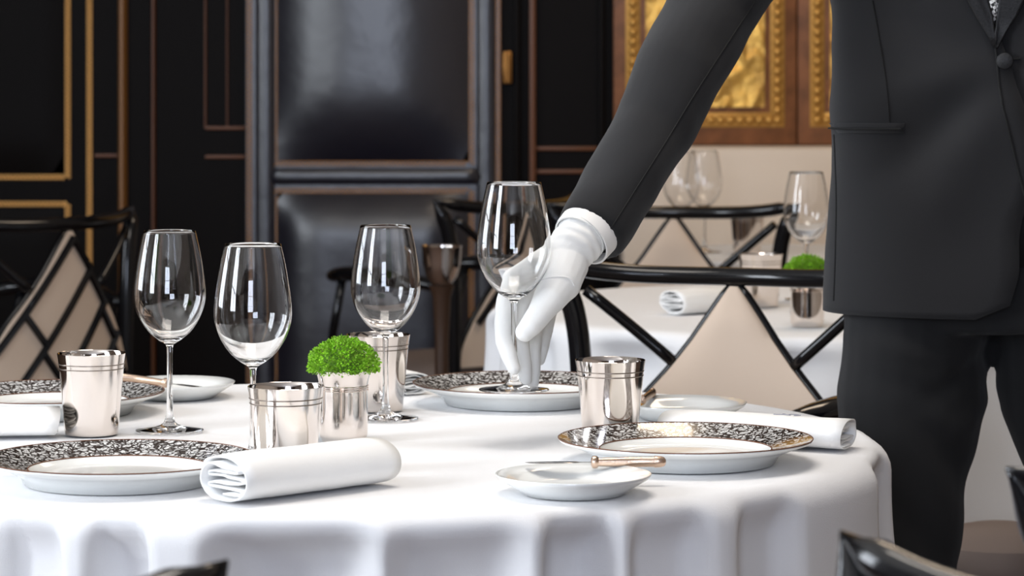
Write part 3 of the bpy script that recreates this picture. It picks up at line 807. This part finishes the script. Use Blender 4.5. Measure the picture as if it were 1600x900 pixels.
chain(bm, [(HIP_L+Vector((.0, 0, .03)), .096), (HIP_L+Vector((.016, 0, -.10)), .098), (KN_L+Vector((0, 0, .06)), .080), (AN_L+Vector((0, -.005, 0)), .066), (AN_L+Vector((0, -.01, -.045)), .020)], 20)
trousers = remeshed('trousers', bm, .007, 5, 'trouser', person, trouser_disp)
for A in (AN_R, AN_L):
    bm = bmesh.new(); ball(bm, (A.x-.01, A.y-.02, .040), .05, .92, 1.3, .76, 3); ball(bm, (A.x-.02, A.y-.12, .034), .045, 1, 1.6, .7, 3)
    remeshed('shoe', bm, .006, 3, 'lacquer', person)
# jacket body: open shell with a front edge that cuts away below the button
ZB = P(1570, 95, 3.86).z
def gap(z, side):
    """angle at which the front edge stands, side -1 image left panel, +1 image right panel"""
    if side < 0:
        if z > ZB: return .005-.12*smoothstep(ZB, 1.32, z)-.25*smoothstep(1.30, 1.5, z)
        d = ZB-z; return .02+.10*smoothstep(0, .12, d)-.08*smoothstep(.12, .24, d)-.03*smoothstep(.27, .325, d)-.14*smoothstep(.318, .345, d)
    if z > ZB: return -.03+.05*smoothstep(ZB+.05, 1.4, z)+.3*smoothstep(1.32, 1.5, z)
    d = ZB-z; return -.03+.42*smoothstep(0, .36, d)
bm = bmesh.new(); rows = []; NZ, NA = 70, 90
for j in range(NZ+1):
    z = .862+(1.522-.862)*j/NZ; row = []
    c, rx, ry = torso_ring(z, .004+.006*smoothstep(1.0, .87, z))
    a0 = gap(z, 1); a1 = 2*PI+gap(z, -1)
    for i in range(NA+1):
        u = i/NA
        a = a0+(a1-a0)*u
        lift = -.004*smoothstep(.12, 0, u)+.004*smoothstep(.88, 1, u)
        p = ring_pt(c, a, rx+lift, ry+lift)
        # soft diagonal drag folds that run from the button
        dx = p.x-.655; dz = z-ZB
        q = 0
        for ang, am, wd in ((.72, -.011, .028), (.30, .007, .03), (1.1, .009, .035), (-.35, -.007, .03)):
            v = dx*math.sin(ang)-dz*math.cos(ang); uu = -dx*math.cos(ang)-dz*math.sin(ang)
            if uu > 0 and dx < .05: q += am*math.exp(-(v/wd)**2)*smoothstep(0, .06, uu)*(1-smoothstep(.18, .30, uu))
        q += .0025*noise.noise(p*7)
        n_ = (p-c).normalized(); row.append(bm.verts.new(p+n_*q))
    rows.append(row)
for a, b in zip(rows, rows[1:]):
    for i in range(NA): bm.faces.new((a[i], a[i+1], b[i+1], b[i]))
jacket = fin('jacket', bm, 'suit', person, sharp=None)
md = jacket.modifiers.new('thick', 'SOLIDIFY'); md.thickness = .004; md.offset = 0
def tree_of(o): return BVHTree.FromPolygons([v.co.copy() for v in o.data.vertices], [tuple(p.vertices) for p in o.data.polygons])
jt = tree_of(jacket)
bm = bmesh.new(); loft(bm, [.8+.02*k for k in range(36)], .004, 120); bm.normal_update(); jt2 = BVHTree.FromBMesh(bm); bm.free()
def hit(px, py, tree=jt):
    d = Vector(((px-800)/F, 1, -(py-HZ)/F)).normalized()
    l, n, i, t = tree.ray_cast(Vector((0, 0, CZ)), d)
    if tree is jt and (l is None or l.y > 4.0 and px > 1400): l, n, i, t = jt2.ray_cast(Vector((0, 0, CZ)), d)
    if l is None: return None, None
    if n.dot(d) > 0: n = -n
    return l, n
def surf_tube(name, pxs, r, m, parent, off=.001, sub=6, tree=jt):
    pts = []
    for x, y in spline(pxs, sub):
        l, n = hit(x, y, tree)
        if l: pts.append(l+n*off)
    if len(pts) < 2: return None
    bm = bmesh.new(); tube(bm, pts, r, 6); return fin(name, bm, m, parent)
def surf_patch(name, poly_rows, m, parent, off=.003, th=.003, tree=jt):
    """poly_rows: list of (y, x_left, x_right) in frame pixels, laid on the jacket surface"""
    bm = bmesh.new(); R_ = []
    for y, xa, xb in poly_rows:
        row = []
        for k in range(9):
            l, n = hit(xa+(xb-xa)*k/8, y, tree)
            if l is None: l, n = R_[-1][k].co.copy() if R_ else P(xa+(xb-xa)*k/8, y, 3.88), Vector((0, -1, 0)); row.append(bm.verts.new(l)); continue
            row.append(bm.verts.new(l+n*off))
        R_.append(row)
    for a, b in zip(R_, R_[1:]):
        for k in range(8): bm.faces.new((a[k], a[k+1], b[k+1], b[k]))
    o = fin(name, bm, m, parent, sharp=None); md = o.modifiers.new('thick', 'SOLIDIFY'); md.thickness = th; md.offset = 0; return o
pk = surf_patch('pocket_welt', [(192, 1300, 1414), (200, 1300, 1413), (207, 1300, 1412)], 'suit', jacket, .003, .003)
surf_tube('pocket_slit', [(1301, 199.5), (1350, 200), (1410, 199.5)], .0014, 'thread', pk, .0056)
surf_tube('seam', [(1365, 0), (1375, 60), (1386, 130), (1391, 190)], .0011, 'thread', jacket, .0026)
surf_tube('seam', [(1306, 210), (1309, 300), (1308, 380), (1305, 470)], .0011, 'thread', jacket, .0026)
surf_tube('front_edge', [(1556, 75), (1558, 95), (1562, 140), (1571, 185), (1583, 235), (1594, 280), (1603, 312)], .0016, 'thread', jacket, .003)
bm = bmesh.new(); l, n = hit(1570, 95)
M_ = Matrix.Translation(l+n*.0045) @ n.to_track_quat('Z', 'Y').to_matrix().to_4x4()
lathe(bm, [(0, -.004), (.0095, -.004), (.0112, -.0015), (.0105, .0015), (.006, .0032), (0, .0036)], 32); bm.transform(M_); fin('button', bm, 'satin', jacket)
surf_tube('buttonhole', [(1580, 93), (1595, 91)], .0012, 'thread', jacket, .003)
surf_patch('lapel', [(-262, 1476, 1506), (-235, 1458, 1510), (-190, 1440, 1520), (-130, 1448, 1532), (-70, 1472, 1540), (-10, 1506, 1543), (25, 1526, 1552), (55, 1545, 1556), (75, 1554, 1558)], 'satin', jacket, .006, .004)
surf_patch('lapel', [(-262, 1640, 1670), (-235, 1634, 1688), (-190, 1622, 1702), (-130, 1602, 1690), (-70, 1578, 1650), (-10, 1561, 1606), (25, 1557, 1588), (50, 1556, 1572), (75, 1556, 1560)], 'satin', jacket, .008, .004)
surf_patch('patterned_tie', [(-60, 1538, 1566), (-20, 1540, 1564), (10, 1544, 1561), (36, 1555, 1558)], 'houndstooth', jacket, .0065, .002)
# waistcoat / dark front showing in the gap
bm = bmesh.new(); loft(bm, [.93, 1.0, 1.1, 1.2, 1.29], -.008); fin('waistcoat', bm, 'thread', person, sharp=None)
bm = bmesh.new(); loft(bm, [1.27, 1.32, 1.38, 1.44, 1.49, 1.525], -.012); shirt = fin('shirt', bm, 'shirt', person, sharp=None)
# sleeves
def collar_later(): band('collar', NECK+Vector((0, .008, -.02)), NECK+Vector((-.012, -.006, .032)), .074, .068, .003, 'shirt', shirt)
def sleeve(name, nodes, disp=None, cuff_dir=None):
    bm = bmesh.new(); chain(bm, nodes, 24)
    if cuff_dir is not None:
        # cut square at the cuff
        p, n = cuff_dir
        bmesh.ops.bisect_plane(bm, geom=bm.verts[:]+bm.edges[:]+bm.faces[:], plane_co=p, plane_no=n, clear_outer=True)
        bmesh.ops.holes_fill(bm, edges=[e for e in bm.edges if e.is_boundary])
    return remeshed(name, bm, .0045, 4, 'suit', jacket, disp)
fd = (WR_R-EL_R).normalized()
CUF = P(922, 366, 3.60)
def sl_disp(c):
    return .004*noise.noise(c*11)+.002*noise.noise(c*23)
sl = sleeve('sleeve', [(SH_R+Vector((.07, .02, -.015)), .075), (SH_R+Vector((.005, .0, -.035)), .070), (P(1188, -108, 3.85), .064), (P(1112, 20, 3.80), .0585), (P(1060, 112, 3.74), .0565), (P(1020, 200, 3.70), .0515), (P(968, 290, 3.645), .0475), (P(925, 362, 3.605), .0425), (P(912, 383, 3.595), .042)], sl_disp, (P(921, 366, 3.602), fd))
sleeve('sleeve', [(SH_L+Vector((-.07, 0, -.005)), .075), (SH_L+Vector((-.015, .01, -.03)), .068), (SH_L+Vector((.03, .03, -.10)), .062), (EL_L, .056), (WR_L, .044)], None, (WR_L, (WR_L-EL_L).normalized()))
deg = bpy.context.evaluated_depsgraph_get()
st_ = BVHTree.FromPolygons([v.co.copy() for v in sl.data.vertices], [p.vertices[:] for p in sl.data.polygons])
surf_tube('seam', [(1180, 2), (1130, 78), (1085, 148), (1040, 222), (1000, 285), (962, 345), (950, 362)], .0009, 'thread', sl, .0003, 8, st_)
# shirt cuff: a hollow band that stands out of the sleeve
def band(name, p, q, r0, r1, th, m, parent, seg=40, flat=1.0):
    p, q = Vector(p), Vector(q); d = (q-p).normalized()
    bm = bmesh.new(); lathe(bm, [(r0, 0), (r1, (q-p).length), (r1-th, (q-p).length), (r0-th, 0)], seg, closed=True)
    for v in bm.verts: v.co.y *= flat
    bm.transform(Matrix.Translation(p) @ d.to_track_quat('Z', 'Y').to_matrix().to_4x4())
    return fin(name, bm, m, parent, sharp=40)
collar_later()
band('shirt_cuff', P(932, 350, 3.607), P(909, 374, 3.588), .0375, .0375, .0022, 'shirt', person)
# the glove, fingers closed on the stem
g = []
bm = bmesh.new()
Wp = P(903, 378, 3.582)
chain(bm, [(P(914, 362, 3.592), .0315), (Wp, .0305), (P(886, 396, 3.582), .029)], 18)
MCP = {'i': P(803, 440, 3.583), 'm': P(822, 447, 3.598), 'r': P(844, 452, 3.612), 'l': P(864, 455, 3.622)}
for k, m_ in MCP.items():
    chain(bm, [(P(888, 398, 3.584), .026), (P(888, 398, 3.584).lerp(m_, .5), .0215), (m_, .0150)], 14)
# thumb
chain(bm, [(P(886, 412, 3.572), .027), (P(876, 440, 3.556), .0255), (P(860, 464, 3.540), .0205), (P(842, 492, 3.524), .0150), (P(830, 508, 3.518), .0138), (P(820, 519, 3.516), .0118)], 16)
# index
chain(bm, [(MCP['i'], .0140), (P(791, 470, 3.566), .0122), (P(787, 503, 3.546), .0116), (P(788, 535, 3.529), .0106), (P(796, 557, 3.519), .0100), (P(803, 575, 3.515), .0082)], 14)
# middle, ring, little
chain(bm, [(MCP['m'], .0138), (P(812, 480, 3.585), .0120), (P(811, 512, 3.568), .0114), (P(815, 548, 3.553), .0104), (P(819, 574, 3.547), .0098), (P(821, 594, 3.546), .0080)], 14)
chain(bm, [(MCP['r'], .0138), (P(836, 490, 3.604), .0118), (P(832, 530, 3.590), .0110), (P(832, 560, 3.575), .0100), (P(833, 582, 3.569), .0094), (P(832, 598, 3.567), .0078)], 14)
chain(bm, [(MCP['l'], .0128), (P(856, 490, 3.622), .0108), (P(850, 522, 3.612), .0100), (P(846, 545, 3.600), .0090), (P(843, 562, 3.595), .0076)], 14)
def gl_disp(c):
    # knit wrinkles near the wrist
    d = (c-P(905, 376, 3.58)).dot(fd)
    return .0011*math.sin(d*520)*math.exp(-((d-.004)/.016)**2)+.0006*noise.noise(c*60)
glove = remeshed('glove', bm, .0016, 6, 'glove', person, gl_disp)
gt = BVHTree.FromPolygons([v.co.copy() for v in glove.data.vertices], [p.vertices[:] for p in glove.data.polygons])
surf_tube('seam', [(838, 441), (850, 436), (866, 433), (882, 433), (892, 437), (897, 446)], .0011, 'glove', glove, .0004, 8, gt)
band('glove_hem', P(915, 358, 3.595), P(905, 372, 3.584), .0335, .0330, .002, 'glove', glove)
# left glove behind the back, out of frame
bm = bmesh.new(); chain(bm, [(WR_L, .030), (WR_L+Vector((-.05, .02, -.05)), .032)], 14)
for k in range(4):
    b_ = WR_L+Vector((-.05-.018*k*.6, .02, -.05-.018*k)); chain(bm, [(b_, .013), (b_+Vector((-.04, -.012, -.005)), .011), (b_+Vector((-.065, -.03, .0)), .009)], 10)
chain(bm, [(WR_L+Vector((-.03, .0, -.02)), .016), (WR_L+Vector((-.07, -.015, -.015)), .012), (WR_L+Vector((-.095, -.025, -.01)), .010)], 10)
remeshed('glove', bm, .003, 4, 'glove', person)
